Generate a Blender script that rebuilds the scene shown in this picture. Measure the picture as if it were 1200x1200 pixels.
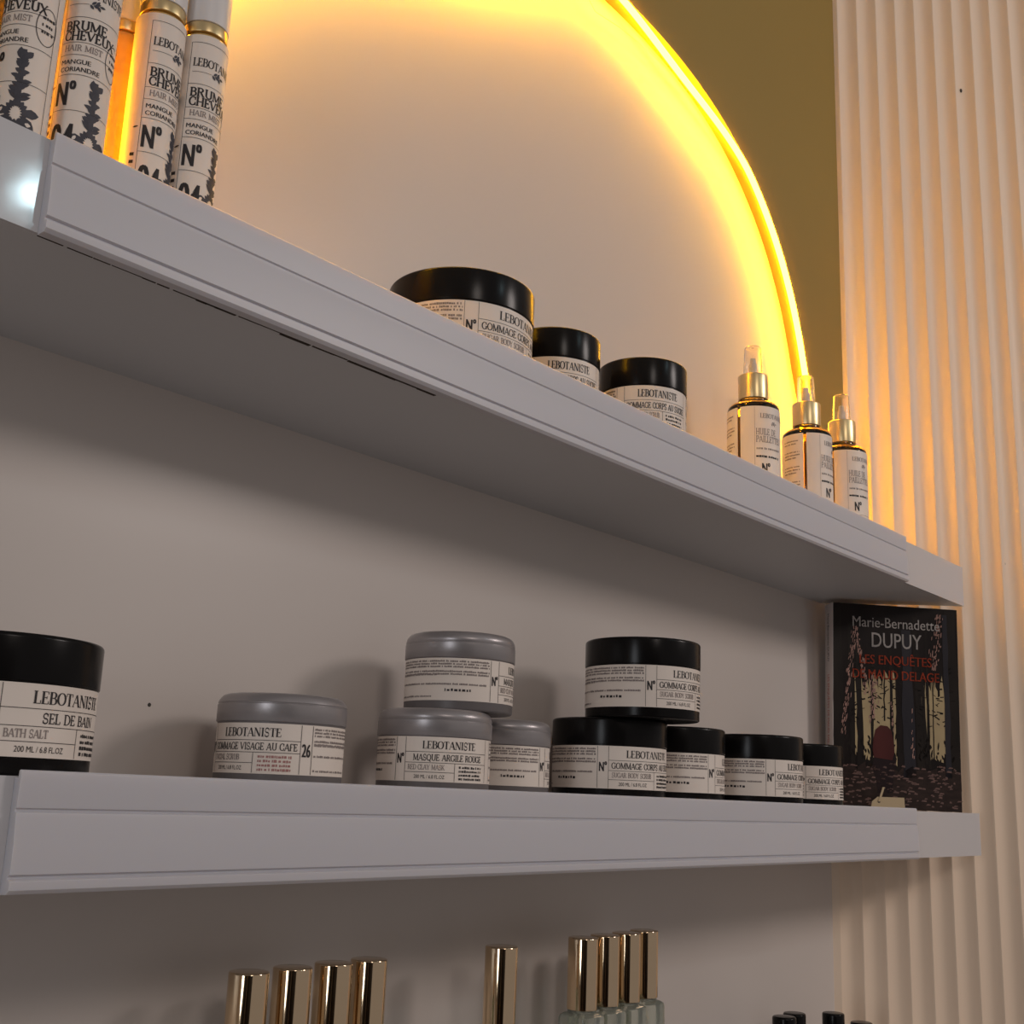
import bpy, bmesh, math, random
from mathutils import Matrix, Vector

# ------------------------------------------------------------------ clear
for o in list(bpy.data.objects):
    bpy.data.objects.remove(o, do_unlink=True)
scene = bpy.context.scene
C = scene.collection
E0 = 1.45                      # eye height: heights below are given from the eye level

# ------------------------------------------------------------------ camera
ang, pit, rol = 0.69865297, 0.23262523, 0.03896303
fwd = Vector((math.cos(ang) * math.cos(pit), math.sin(ang) * math.cos(pit), math.sin(pit)))
rgt = Vector((math.sin(ang), -math.cos(ang), 0))
upv = rgt.cross(fwd)
r2 = math.cos(rol) * rgt + math.sin(rol) * upv
u2 = -math.sin(rol) * rgt + math.cos(rol) * upv
cd = bpy.data.cameras.new('camera')
cam = bpy.data.objects.new('camera', cd)
C.objects.link(cam)
M = Matrix(((r2.x, u2.x, -fwd.x, 0), (r2.y, u2.y, -fwd.y, 0), (r2.z, u2.z, -fwd.z, E0), (0, 0, 0, 1)))
cam.matrix_world = M
cd.sensor_width = 36
cd.lens = 36 * 1400 / 1200
cd.clip_start = 0.02
scene.camera = cam

# ------------------------------------------------------------------ world, lights, exposure
world = bpy.data.worlds.new('room_ambient')
scene.world = world
world.use_nodes = True
bg = world.node_tree.nodes['Background']
bg.inputs[0].default_value = (1.0, 0.91, 0.87, 1)
bg.inputs[1].default_value = 0.22

def area(name, loc, target, size, power, col):
    l = bpy.data.lights.new(name, 'AREA')
    l.shape = 'DISK'
    l.size = size
    l.energy = power
    l.color = col
    o = bpy.data.objects.new(name, l)
    C.objects.link(o)
    o.location = loc
    d = Vector(target) - Vector(loc)
    o.rotation_euler = d.to_track_quat('-Z', 'Y').to_euler()
    return o
area('ceiling_lamp_light', (1.95, -1.50, E0 + 1.12), (0.8, 0.55, E0), 0.55, 12.5, (1.0, 0.89, 0.84))
area('rear_fill_light', (-0.55, -1.90, E0 + 1.15), (1.0, 0.5, E0), 0.5, 6.5, (1.0, 0.88, 0.80))  # unseen fill added behind the camera, brightens flutes, labels and wall
area('cool_spot_light', (1.09, -1.30, E0 + 1.185), (0.6, 0.5, E0 + 0.2), 0.036, 0.7, (0.66, 0.92, 1.0))
area('added_window_light', (-2.12, -0.42, E0 + 0.15), (0.6, 0.5, E0), 0.6, 9.0, (0.92, 0.95, 1.0)).scale = (0.8, 2.2, 1)  # unseen lamp added at the window, for fill and bright cap streaks
scene.view_settings.view_transform = 'Standard'
scene.view_settings.look = 'None'
scene.view_settings.gamma = 1
scene.view_settings.use_curve_mapping = False
scene.view_settings.exposure = 0.0

# ------------------------------------------------------------------ helpers
def srgb(r, g, b):
    f = lambda c: (c / 255 / 12.92) if c / 255 <= 0.04045 else ((c / 255 + 0.055) / 1.055) ** 2.4
    return (f(r), f(g), f(b), 1)

def mat(name, col, rough=0.5, metal=0.0, trans=0.0, ior=1.45, spec=0.5, coat=0.0, noise=None, bump=None, emit=None):
    m = bpy.data.materials.new(name)
    m.use_nodes = True
    nt = m.node_tree
    b = nt.nodes['Principled BSDF']
    b.inputs['Base Color'].default_value = col
    b.inputs['Roughness'].default_value = rough
    b.inputs['Metallic'].default_value = metal
    b.inputs['Transmission Weight'].default_value = trans
    b.inputs['IOR'].default_value = ior
    b.inputs['Specular IOR Level'].default_value = spec
    b.inputs['Coat Weight'].default_value = coat
    tc = nt.nodes.new('ShaderNodeTexCoord')
    if noise:                                    # (scale, colour 2, stretch)
        mp = nt.nodes.new('ShaderNodeMapping')
        mp.inputs['Scale'].default_value = noise[2]
        n = nt.nodes.new('ShaderNodeTexNoise')
        n.inputs['Scale'].default_value = noise[0]
        n.inputs['Detail'].default_value = 4
        mx = nt.nodes.new('ShaderNodeMix')
        mx.data_type = 'RGBA'
        mx.inputs['A'].default_value = col
        mx.inputs['B'].default_value = noise[1]
        nt.links.new(tc.outputs['Object'], mp.inputs['Vector'])
        nt.links.new(mp.outputs['Vector'], n.inputs['Vector'])
        nt.links.new(n.outputs['Fac'], mx.inputs['Factor'])
        nt.links.new(mx.outputs['Result'], b.inputs['Base Color'])
    if bump:                                     # (scale, strength, distance)
        n = nt.nodes.new('ShaderNodeTexNoise')
        n.inputs['Scale'].default_value = bump[0]
        n.inputs['Detail'].default_value = 3
        bp = nt.nodes.new('ShaderNodeBump')
        bp.inputs['Strength'].default_value = bump[1]
        bp.inputs['Distance'].default_value = bump[2]
        nt.links.new(tc.outputs['Object'], n.inputs['Vector'])
        nt.links.new(n.outputs['Fac'], bp.inputs['Height'])
        nt.links.new(bp.outputs['Normal'], b.inputs['Normal'])
    if emit:
        b.inputs['Emission Color'].default_value = emit[0]
        b.inputs['Emission Strength'].default_value = emit[1]
    return m

MT = {
    'laminate': mat('pale_gloss_wall_panel', (0.70, 0.63, 0.585, 1), 0.30, noise=(2.0, (0.66, 0.595, 0.55, 1), (1, 1, 1)), bump=(9, 0.05, 0.002)),
    'olive': mat('olive_wall_paint', (0.34, 0.222, 0.044, 1), 0.55, noise=(5, (0.31, 0.20, 0.038, 1), (1, 1, 1)), bump=(60, 0.08, 0.001)),
    'flute': mat('cream_fluted_panel', (0.93, 0.745, 0.575, 1), 0.5, noise=(14, (0.87, 0.69, 0.53, 1), (1, 1, 0.15))),
    'shelf': mat('white_shelf_laminate', (0.66, 0.665, 0.68, 1), 0.42, noise=(6, (0.62, 0.625, 0.64, 1), (1, 1, 1))),
    'edge': mat('white_gloss_edge_band', (0.68, 0.67, 0.69, 1), 0.09, noise=(8, (0.64, 0.63, 0.65, 1), (0.3, 1, 1)), bump=(25, 0.10, 0.001)),
    'rail': mat('frosted_price_rail', (0.66, 0.645, 0.68, 1), 0.40, noise=(10, (0.61, 0.60, 0.635, 1), (0.3, 1, 3)), bump=(14, 0.06, 0.001)),
    'chip': mat('dark_chipped_board', (0.03, 0.024, 0.02, 1), 0.9, noise=(90, (0.07, 0.05, 0.04, 1), (1, 1, 1))),
    'black': mat('black_gloss_plastic', (0.006, 0.0055, 0.0055, 1), 0.22, spec=0.18, noise=(20, (0.009, 0.008, 0.008, 1), (1, 1, 1))),
    'alu': mat('satin_grey_lid', (0.42, 0.39, 0.395, 1), 0.34, metal=0.5, noise=(18, (0.33, 0.31, 0.315, 1), (0.6, 0.6, 16))),
    'greybase': mat('grey_jar_plastic', (0.16, 0.145, 0.145, 1), 0.4, noise=(20, (0.14, 0.125, 0.125, 1), (1, 1, 1))),
    'paper': mat('cream_paper_label', (0.88, 0.785, 0.70, 1), 0.5, noise=(40, (0.85, 0.75, 0.67, 1), (1, 1, 1))),
    'ink': mat('black_printing_ink', (0.022, 0.018, 0.020, 1), 0.6, noise=(80, (0.03, 0.025, 0.027, 1), (1, 1, 1))),
    'inkgrey': mat('grey_fine_print', (0.20, 0.165, 0.155, 1), 0.6, noise=(400, (0.36, 0.30, 0.28, 1), (1, 1, 1))),
    'inkred': mat('red_fine_print', (0.36, 0.13, 0.12, 1), 0.6, noise=(400, (0.5, 0.28, 0.26, 1), (1, 1, 1))),
    'inkblue': mat('blue_black_print', (0.035, 0.036, 0.05, 1), 0.6, noise=(150, (0.09, 0.088, 0.105, 1), (1, 1, 1))),
    'whitecap': mat('white_cap_plastic', (0.78, 0.75, 0.74, 1), 0.35, noise=(20, (0.75, 0.72, 0.71, 1), (1, 1, 1))),
    'goldsatin': mat('satin_gold_collar', (0.80, 0.62, 0.33, 1), 0.33, metal=1.0, noise=(30, (0.74, 0.57, 0.30, 1), (1, 1, 8))),
    'gold': mat('polished_pale_gold', (0.80, 0.62, 0.42, 1), 0.09, metal=1.0, noise=(30, (0.77, 0.59, 0.39, 1), (1, 1, 8))),
    'oil': mat('amber_oil_glass', (0.93, 0.66, 0.22, 1), 0.04, trans=1.0, ior=1.40, noise=(6, (0.90, 0.62, 0.18, 1), (1, 1, 1))),
    'clear': mat('clear_plastic', (1.0, 0.97, 0.93, 1), 0.14, trans=1.0, ior=1.30, noise=(6, (0.98, 0.95, 0.91, 1), (1, 1, 1))),
    'glass': mat('pale_green_glass', (0.86, 0.90, 0.80, 1), 0.05, trans=0.85, ior=1.45, noise=(6, (0.83, 0.87, 0.77, 1), (1, 1, 1))),
    'amberbottle': mat('amber_liquid_bottle', (0.55, 0.33, 0.10, 1), 0.15, trans=0.12, ior=1.4, noise=(30, (0.66, 0.42, 0.14, 1), (0.6, 0.6, 6))),
    'led': mat('amber_led_tape', (1.0, 0.75, 0.25, 1), 0.5, noise=(30, (1.0, 0.7, 0.2, 1), (1, 1, 1)), emit=((1.0, 0.47, 0.008, 1), 72.0)),
    'tape_edge': mat('dark_amber_tape_edge', (0.10, 0.06, 0.01, 1), 0.5, noise=(60, (0.14, 0.085, 0.015, 1), (1, 1, 1))),
    'pages': mat('book_pages', (0.68, 0.60, 0.48, 1), 0.8, noise=(60, (0.60, 0.52, 0.41, 1), (40, 40, 0.2))),
    'spine': mat('pale_book_spine', (0.70, 0.62, 0.59, 1), 0.45, noise=(30, (0.62, 0.55, 0.52, 1), (1, 1, 1))),
    'cover': mat('dark_book_cover', (0.010, 0.008, 0.008, 1), 0.22, noise=(40, (0.030, 0.022, 0.020, 1), (1, 1, 0.35))),
    'dusk': mat('print_dusk_light', (0.64, 0.50, 0.27, 1), 0.25, noise=(22, (0.36, 0.27, 0.17, 1), (1, 1, 1))),
    'trunk': mat('print_dark_trunks', (0.012, 0.010, 0.010, 1), 0.25, noise=(60, (0.035, 0.027, 0.022, 1), (1, 1, 0.3))),
    'pinktrunk': mat('print_pink_bark', (0.80, 0.46, 0.38, 1), 0.25, noise=(110, (0.10, 0.06, 0.05, 1), (1, 1, 0.35))),
    'bluetrunk': mat('print_blue_trunks', (0.022, 0.021, 0.028, 1), 0.25, noise=(60, (0.05, 0.045, 0.05, 1), (1, 1, 0.3))),
    'undergrowth': mat('print_undergrowth', (0.012, 0.009, 0.009, 1), 0.25, noise=(70, (0.07, 0.045, 0.038, 1), (1, 1, 2.5))),
    'pinkleaf': mat('print_fallen_leaves', (0.28, 0.16, 0.13, 1), 0.25, noise=(120, (0.10, 0.07, 0.07, 1), (1, 1, 1))),
    'hair': mat('print_auburn_hair', (0.06, 0.018, 0.018, 1), 0.25, noise=(60, (0.12, 0.035, 0.032, 1), (1, 1, 0.3))),
    'coat': mat('print_dark_coat', (0.018, 0.012, 0.014, 1), 0.25, noise=(60, (0.035, 0.022, 0.022, 1), (1, 1, 1))),
    'whiteprint': mat('print_white_letters', (0.80, 0.74, 0.70, 1), 0.3, noise=(60, (0.60, 0.55, 0.52, 1), (1, 1, 1))),
    'redprint': mat('print_orange_letters', (0.62, 0.10, 0.045, 1), 0.3, noise=(90, (0.40, 0.06, 0.03, 1), (1, 1, 1))),
    'tag': mat('kraft_cream_tag', (0.60, 0.46, 0.28, 1), 0.6, noise=(60, (0.54, 0.41, 0.25, 1), (1, 1, 1))),
    'beige': mat('beige_room_wall', (0.55, 0.46, 0.38, 1), 0.7, noise=(3, (0.50, 0.42, 0.34, 1), (1, 1, 1))),
    'darkwood': mat('dark_stained_wood', (0.018, 0.012, 0.009, 1), 0.5, noise=(6, (0.03, 0.02, 0.014, 1), (1, 8, 1))),
    'floor': mat('wood_floor', (0.16, 0.10, 0.065, 1), 0.4, noise=(4, (0.11, 0.07, 0.045, 1), (1, 8, 1))),
    'dirt': mat('dark_speck', (0.05, 0.045, 0.04, 1), 0.8, noise=(60, (0.08, 0.07, 0.06, 1), (1, 1, 1))),
}

for k_ in ('cover', 'dusk', 'trunk', 'pinktrunk', 'pinkleaf', 'bluetrunk', 'undergrowth', 'hair', 'coat', 'whiteprint', 'redprint'):
    MT[k_].node_tree.nodes['Principled BSDF'].inputs['Specular IOR Level'].default_value = 0.2
b_ = MT['rail'].node_tree.nodes['Principled BSDF']                     # slightly translucent plastic
b_.inputs['Subsurface Weight'].default_value = 0.6
b_.inputs['Subsurface Radius'].default_value = (1.0, 0.8, 0.6)
b_.inputs['Subsurface Scale'].default_value = 0.004

class MB:
    def __init__(s):
        s.v = []; s.f = []
    def add(s, vs, fs):
        k = len(s.v); s.v += [tuple(p) for p in vs]; s.f += [tuple(i + k for i in f) for f in fs]; return s
    def box(s, x0, x1, y0, y1, z0, z1):
        vs = [(x, y, z) for x in (x0, x1) for y in (y0, y1) for z in (z0, z1)]
        return s.add(vs, [(0, 1, 3, 2), (4, 6, 7, 5), (0, 4, 5, 1), (2, 3, 7, 6), (0, 2, 6, 4), (1, 5, 7, 3)])
    def lathe(s, prof, n=64, cap0=True, cap1=True, sq=None):
        """prof: (radius, z); sq = superellipse exponent of the plan"""
        vs = []
        for r, z in prof:
            for i in range(n):
                a = 2 * math.pi * i / n
                c, d = math.cos(a), math.sin(a)
                k = 1 if sq is None else (abs(c) ** sq + abs(d) ** sq) ** (-1 / sq)
                vs.append((r * k * c, r * k * d, z))
        fs = []
        m = len(prof)
        for j in range(m - 1):
            for i in range(n):
                a, b = j * n + i, j * n + (i + 1) % n
                fs.append((a, b, b + n, a + n))
        if cap0: fs.append(tuple(range(n - 1, -1, -1)))
        if cap1: fs.append(tuple((m - 1) * n + i for i in range(n)))
        return s.add(vs, fs)
    def prism(s, poly, z0, z1):
        n = len(poly)
        vs = [(x, y, z0) for x, y in poly] + [(x, y, z1) for x, y in poly]
        return s.add(vs, [tuple(range(n - 1, -1, -1)), tuple(range(n, 2 * n))] + [(i, (i + 1) % n, n + (i + 1) % n, n + i) for i in range(n)])
    def extrude_x(s, poly, x0, x1):
        n = len(poly)
        vs = [(x0, y, z) for y, z in poly] + [(x1, y, z) for y, z in poly]
        return s.add(vs, [tuple(range(n)), tuple(range(2 * n - 1, n - 1, -1))] + [(i, n + i, n + (i + 1) % n, (i + 1) % n) for i in range(n)])
    def build(s, name, m, parent=None, smooth=False, angle=35, fix=True):
        me = bpy.data.meshes.new(name)
        me.from_pydata(s.v, [], s.f)
        if fix:
            bm = bmesh.new(); bm.from_mesh(me)
            bmesh.ops.recalc_face_normals(bm, faces=bm.faces)
            if smooth:
                for f in bm.faces: f.smooth = True
                for e in bm.edges:
                    if len(e.link_faces) == 2 and e.calc_face_angle(0) > math.radians(angle): e.smooth = False
            bm.to_mesh(me); bm.free()
        me.materials.append(MT[m])
        o = bpy.data.objects.new(name, me)
        C.objects.link(o)
        if parent: o.parent = parent
        return o

def tag(o, label=None, cat=None, group=None, kind=None):
    if label: o['label'] = label
    if cat: o['category'] = cat
    if group: o['group'] = group
    if kind: o['kind'] = kind
    return o
def empty(name, loc, rz=0.0):
    o = bpy.data.objects.new(name, None)
    C.objects.link(o)
    o.empty_display_size = 0.02
    o.location = loc
    o.rotation_euler = (0, 0, rz)
    return o
def copy_tree(o, parent=None):
    c = o.copy(); C.objects.link(c); c.parent = parent
    for ch in [x for x in C.objects if x.parent == o]:
        copy_tree(ch, c)
    return c
def rprof(r, z0, z1, b0, b1, n=4):
    """cylinder profile with rounded lower (b0) and upper (b1) edge"""
    p = []
    if b0 > 0:
        for i in range(n + 1):
            a = math.pi / 2 * i / n
            p.append((r - b0 + b0 * math.sin(a), z0 + b0 - b0 * math.cos(a)))
    else: p.append((r, z0))
    if b1 > 0:
        for i in range(n + 1):
            a = math.pi / 2 * i / n
            p.append((r - b1 + b1 * math.cos(a), z1 - b1 + b1 * math.sin(a)))
    else: p.append((r, z1))
    return p

# ------------------------------------------------------------------ lettering (ink shapes in a flat u,v layout, then laid on a surface)
def arc(cx, cy, rx, ry, a0, a1, n=12):
    return [(cx + rx * math.cos(math.radians(a0 + (a1 - a0) * i / n)), cy + ry * math.sin(math.radians(a0 + (a1 - a0) * i / n))) for i in range(n + 1)]
# glyph: width, strokes (points, weight T thick / t thin / c contrast), serif feet (x, y, half width)
SER = {
 'A': (.86, [([(.08, 0), (.42, 1)], 't'), ([(.44, 1), (.76, 0)], 'T'), ([(.2, .33), (.62, .33)], 't')], [(.08, 0, .1), (.76, 0, .12)]),
 'B': (.72, [([(.16, 0), (.16, 1)], 'T'), ([(.16, 1), (.36, 1)] + arc(.36, .76, .22, .24, 90, -90) + [(.16, .52)], 'c'), ([(.16, .52), (.38, .52)] + arc(.38, .26, .26, .26, 90, -90) + [(.16, 0)], 'c')], [(.12, 0, .1), (.12, 1, .1)]),
 'C': (.80, [(arc(.44, .5, .36, .5, 42, 318, 22), 'c'), ([(.71, .62), (.71, 1)], 't'), ([(.71, 0), (.71, .36)], 't')], []),
 'D': (.84, [([(.16, 0), (.16, 1)], 'T'), ([(.16, 1), (.34, 1)] + arc(.34, .5, .42, .5, 90, -90, 16) + [(.16, 0)], 'c')], [(.12, 0, .1), (.12, 1, .1)]),
 'E': (.68, [([(.16, 0), (.16, 1)], 'T'), ([(.16, 1), (.58, 1)], 't'), ([(.16, .52), (.44, .52)], 't'), ([(.16, 0), (.6, 0)], 't'), ([(.58, 1), (.58, .8)], 't'), ([(.61, 0), (.61, .24)], 't'), ([(.45, .4), (.45, .64)], 't')], [(.12, 0, .1), (.12, 1, .1)]),
 'F': (.64, [([(.16, 0), (.16, 1)], 'T'), ([(.16, 1), (.58, 1)], 't'), ([(.16, .5), (.44, .5)], 't'), ([(.58, 1), (.58, .78)], 't')], [(.16, 0, .14)]),
 'G': (.86, [(arc(.44, .5, .36, .5, 42, 322, 22), 'c'), ([(.72, 0.02), (.72, .42)], 'T'), ([(.71, .64), (.71, 1)], 't')], [(.72, .42, .13)]),
 'H': (.90, [([(.16, 0), (.16, 1)], 'T'), ([(.74, 0), (.74, 1)], 'T'), ([(.16, .5), (.74, .5)], 't')], [(.16, 0, .14), (.16, 1, .14), (.74, 0, .14), (.74, 1, .14)]),
 'I': (.40, [([(.2, 0), (.2, 1)], 'T')], [(.2, 0, .15), (.2, 1, .15)]),
 'J': (.5, [([(.32, 1), (.32, .2)] + arc(.18, .18, .14, .18, 0, -150), 'c')], [(.32, 1, .15)]),
 'K': (.84, [([(.16, 0), (.16, 1)], 'T'), ([(.2, .4), (.68, 1)], 't'), ([(.34, .56), (.74, 0)], 'T')], [(.16, 0, .14), (.16, 1, .14), (.76, 0, .1), (.66, 1, .1)]),
 'L': (.64, [([(.16, 0), (.16, 1)], 'T'), ([(.16, 0), (.58, 0)], 't'), ([(.59, 0), (.59, .28)], 't')], [(.16, 1, .15), (.12, 0, .1)]),
 'M': (1.04, [([(.14, 0), (.14, 1)], 't'), ([(.16, 1), (.52, .04)], 'T'), ([(.52, .04), (.88, 1)], 't'), ([(.88, 0), (.88, 1)], 'T')], [(.14, 0, .12), (.88, 0, .14), (.12, 1, .1), (.9, 1, .1)]),
 'N': (.90, [([(.14, 0), (.14, 1)], 't'), ([(.16, 1), (.74, 0)], 'T'), ([(.76, 0), (.76, 1)], 't')], [(.14, 0, .12), (.12, 1, .1), (.76, 1, .12)]),
 'O': (.88, [(arc(.44, .5, .36, .5, 0, 360, 26), 'c')], []),
 'P': (.70, [([(.16, 0), (.16, 1)], 'T'), ([(.16, 1), (.36, 1)] + arc(.36, .74, .26, .26, 90, -90) + [(.16, .48)], 'c')], [(.16, 0, .14), (.12, 1, .1)]),
 'Q': (.88, [(arc(.44, .5, .36, .5, 0, 360, 26), 'c'), ([(.42, .1), (.78, -.2)], 'T')], []),
 'R': (.80, [([(.16, 0), (.16, 1)], 'T'), ([(.16, 1), (.36, 1)] + arc(.36, .76, .24, .24, 90, -90) + [(.16, .52)], 'c'), ([(.4, .5), (.68, 0)], 'T')], [(.16, 0, .14), (.12, 1, .1), (.72, 0, .09)]),
 'S': (.66, [(arc(.32, .74, .22, .26, 30, 270, 14) + arc(.32, .24, .24, .25, 90, -150, 14)[1:], 's'), ([(.53, .7), (.53, 1)], 't'), ([(.1, 0), (.1, .3)], 't')], []),
 'T': (.74, [([(.37, 0), (.37, 1)], 'T'), ([(.04, 1), (.7, 1)], 't'), ([(.05, 1), (.05, .76)], 't'), ([(.69, 1), (.69, .76)], 't')], [(.37, 0, .15)]),
 'U': (.86, [([(.18, 1), (.18, .3)] + arc(.45, .3, .27, .3, 180, 360) + [(.72, 1)], 'c')], [(.18, 1, .15), (.72, 1, .11)]),
 'V': (.84, [([(.08, 1), (.42, 0)], 'T'), ([(.42, 0), (.76, 1)], 't')], [(.1, 1, .12), (.76, 1, .1)]),
 'X': (.82, [([(.1, 1), (.7, 0)], 'T'), ([(.1, 0), (.7, 1)], 't')], [(.1, 1, .11), (.7, 0, .11), (.1, 0, .09), (.7, 1, .09)]),
 'Y': (.80, [([(.08, 1), (.4, .45)], 'T'), ([(.4, .45), (.72, 1)], 't'), ([(.4, 0), (.4, .45)], 'T')], [(.08, 1, .1), (.72, 1, .09), (.4, 0, .13)]),
 'Z': (.70, [([(.08, 1), (.6, 1)], 't'), ([(.62, 1), (.08, 0)], 'T'), ([(.08, 0), (.62, 0)], 't')], []),
 ' ': (.42, [], []), '/': (.5, [([(.05, 0), (.42, 1)], 't')], []), '.': (.26, [([(.12, 0), (.12, .12)], 'T')], []), '-': (.4, [([(.06, .42), (.34, .42)], 'T')], []),
}
_font = {}
def sans_tris(s):
    """triangles of the built-in font for text s, normalised to cap height 1, left edge 0"""
    if s in _font: return _font[s]
    cu = bpy.data.curves.new('type_tmp', 'FONT'); cu.body = s; cu.resolution_u = 3
    ob = bpy.data.objects.new('type_tmp', cu); C.objects.link(ob)
    dg = bpy.context.evaluated_depsgraph_get()
    me = ob.evaluated_get(dg).to_mesh()
    me.calc_loop_triangles()
    P = [(v.co.x, v.co.y) for v in me.vertices]
    T = [tuple(t.vertices) for t in me.loop_triangles]
    ob.evaluated_get(dg).to_mesh_clear()
    bpy.data.objects.remove(ob, do_unlink=True); bpy.data.curves.remove(cu)
    x0 = min(p[0] for p in P); x1 = max(p[0] for p in P)
    h = 0.729 if any(ch.isupper() or ch.isdigit() for ch in s) else max(p[1] for p in P)
    _font[s] = ([((p[0] - x0) / h, p[1] / h) for p in P], T, (x1 - x0) / h)
    return _font[s]

class Ink:
    def __init__(s):
        s.p = []; s.f = []
    def poly(s, pts):
        k = len(s.p); s.p += pts; s.f.append(tuple(range(k, k + len(pts)))); return s
    def rect(s, u0, u1, v0, v1, step=0.003):
        n = max(1, int(math.ceil((u1 - u0) / step)))
        for i in range(n):
            a, b = u0 + (u1 - u0) * i / n, u0 + (u1 - u0) * (i + 1) / n
            s.poly([(a, v0), (b, v0), (b, v1), (a, v1)])
        return s
    def stroke(s, pts, ws):
        L, R = [], []
        n = len(pts)
        for i, (x, y) in enumerate(pts):
            a = pts[max(0, i - 1)]; b = pts[min(n - 1, i + 1)]
            dx, dy = b[0] - a[0], b[1] - a[1]
            d = math.hypot(dx, dy) or 1e-9
            w = ws(dx / d, dy / d) / 2 if callable(ws) else ws / 2
            L.append((x - dy / d * w, y + dx / d * w)); R.append((x + dy / d * w, y - dx / d * w))
        for i in range(n - 1):
            s.poly([R[i], R[i + 1], L[i + 1], L[i]])
    def serif(s, txt, u, v, h, width=None, thick=.17, thin=.055, track=0.0, center=False):
        tot = sum(SER[c][0] + track for c in txt)
        kx = (width / (tot * h)) if width else 1.0
        if center: u = u - tot * h * kx / 2
        thick = thick * min(1.0, kx * 1.05)
        x = 0.0
        for c in txt:
            w, st, feet = SER[c]
            tr = lambda p: (u + (x + p[0]) * h * kx, v + p[1] * h)
            for pts, k in st:
                if k == 'c': ws = lambda dx, dy: h * (thin + (thick - thin) * dy * dy)
                elif k == 's': ws = lambda dx, dy: h * (thin + (thick - thin) * dx * dx * .8)
                else: ws = h * (thick if k == 'T' else thin)
                s.stroke([tr(p) for p in pts], ws)
            for fx, fy, hw in feet:
                a = tr((fx - hw, fy)); b = tr((fx + hw, fy))
                s.stroke([a, b], h * thin)
            x += w + track
        return s
    def sans(s, txt, u, v, h, width=None, center=False, rot=False, bold=0.0):
        P, T, w = sans_tris(txt)
        kx = (width / (w * h)) if width else 1.0
        W = w * h * kx
        if center: u = u - W / 2
        for sh in ((0,) if not bold else (-bold, 0, bold)):      # a heavier letter is overprinted with small side shifts
            k = len(s.p)
            if rot:  s.p += [(u + p[1] * h, v - (p[0] * kx + sh) * h) for p in P]      # reads downwards
            else:    s.p += [(u + (p[0] * kx + sh) * h, v + p[1] * h) for p in P]
            s.f += [tuple(i + k for i in t) for t in T]
        return s
    def fine(s, u0, u1, v, h, rnd, gap=.25):
        """one line of print too small to read: short strokes along the line"""
        u = u0
        while u < u1 - h * .3:
            w = min(u1 - u, h * rnd.uniform(.35, 1.1))
            y0 = v + h * rnd.uniform(0, .12); y1 = v + h * rnd.uniform(.72, 1)
            s.poly([(u, y0), (u + w, y0), (u + w, y1), (u, y1)])
            u += w + h * (gap if rnd.random() < .8 else .7)
        return s
    def build(s, name, m, parent, fn):
        me = bpy.data.meshes.new(name)
        me.from_pydata([fn(u, v) for u, v in s.p], [], s.f)
        me.materials.append(MT[m])
        o = bpy.data.objects.new(name, me); C.objects.link(o); o.parent = parent
        o['kind'] = 'stuff'
        return o
def cyl(r):
    return lambda u, v: (r * math.cos(u / r), r * math.sin(u / r), v)
def wrap(name, m, parent, r, a0, a1, z0, z1, n=72, t=0.00015):
    """paper band round a cylinder between two angles (radians)"""
    mb = MB()
    vs = []
    full = abs(a1 - a0) > 2 * math.pi - 1e-6
    N = n
    for rr in (r + t, r):
        for z in (z0, z1):
            for i in range(N + 1):
                a = a0 + (a1 - a0) * i / N
                vs.append((rr * math.cos(a), rr * math.sin(a), z))
    k = N + 1
    fs = []
    for i in range(N):
        fs += [(i, i + 1, k + i + 1, k + i), (2 * k + i + 1, 2 * k + i, 3 * k + i, 3 * k + i + 1), (k + i, k + i + 1, 3 * k + i + 1, 3 * k + i), (i + 1, i, 2 * k + i, 2 * k + i + 1)]
    mb.add(vs, fs)
    return mb.build(name, m, parent, smooth=True)

# ------------------------------------------------------------------ setting
YB, YO, YF = 0.610, 0.592, 0.475          # back panel, olive wall, shelf front
CX, AX, CZ, AZ, NE = 0.79, 0.46, 0.30, 0.47, 2.6
SH = {'up': 0.278, 'mid': 0.0, 'low': -0.28}
TH = 0.0455

o = MB().box(-0.6, 1.325, YB, YB + 0.04, 0.0, E0 + 1.3).build('wall_back', 'laminate'); tag(o, kind='structure')
wall_back = o

LP = [(.83, .768), (.79, .768 + .002), (.735, .738), (.66, .698), (.57, .660), (.47, .612), (.385, .545), (.325, .455), (.298, .37), (.292, .30), (.29, .25)]
def leftpt(q):                            # the flatter left shoulder of the arch, through measured points
    q = min(q, .99999) * (len(LP) - 3); i = int(q); f = q - i
    p0, p1, p2, p3 = LP[i], LP[i + 1], LP[i + 2], LP[i + 3]
    return tuple(.5 * (2 * b + (c - a) * f + (2 * a - 5 * b + 4 * c - d) * f * f + (3 * b - a - 3 * c + d) * f ** 3) for a, b, c, d in zip(p0, p1, p2, p3))
def archpt(t):                            # t: 0 right foot .. pi left foot
    c, s_ = math.cos(t), math.sin(t)
    k = (abs(c) ** NE + abs(s_) ** NE) ** (-1 / NE)
    if t > math.pi / 2: return leftpt((t - math.pi / 2) / (math.pi / 2))
    x, z = AX * k * c, CZ + AZ * k * s_
    if c > 0 and z < 0.5: x += 0.030 * ((0.5 - z) / 0.2)
    return CX + x, z
NA = 96
ap = [archpt(math.pi * i / NA) for i in range(NA + 1)]
foot = SH['up']
outline = [(ap[0][0], foot)] + ap + [(ap[-1][0], foot)]
mb = MB()
ztop, xr, xl = 1.3, 1.345, -0.6
def quad(a, b, c, d, y): 
    mb.add([(a[0], y, a[1]), (b[0], y, b[1]), (c[0], y, c[1]), (d[0], y, d[1])], [(0, 1, 2, 3)])
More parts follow.
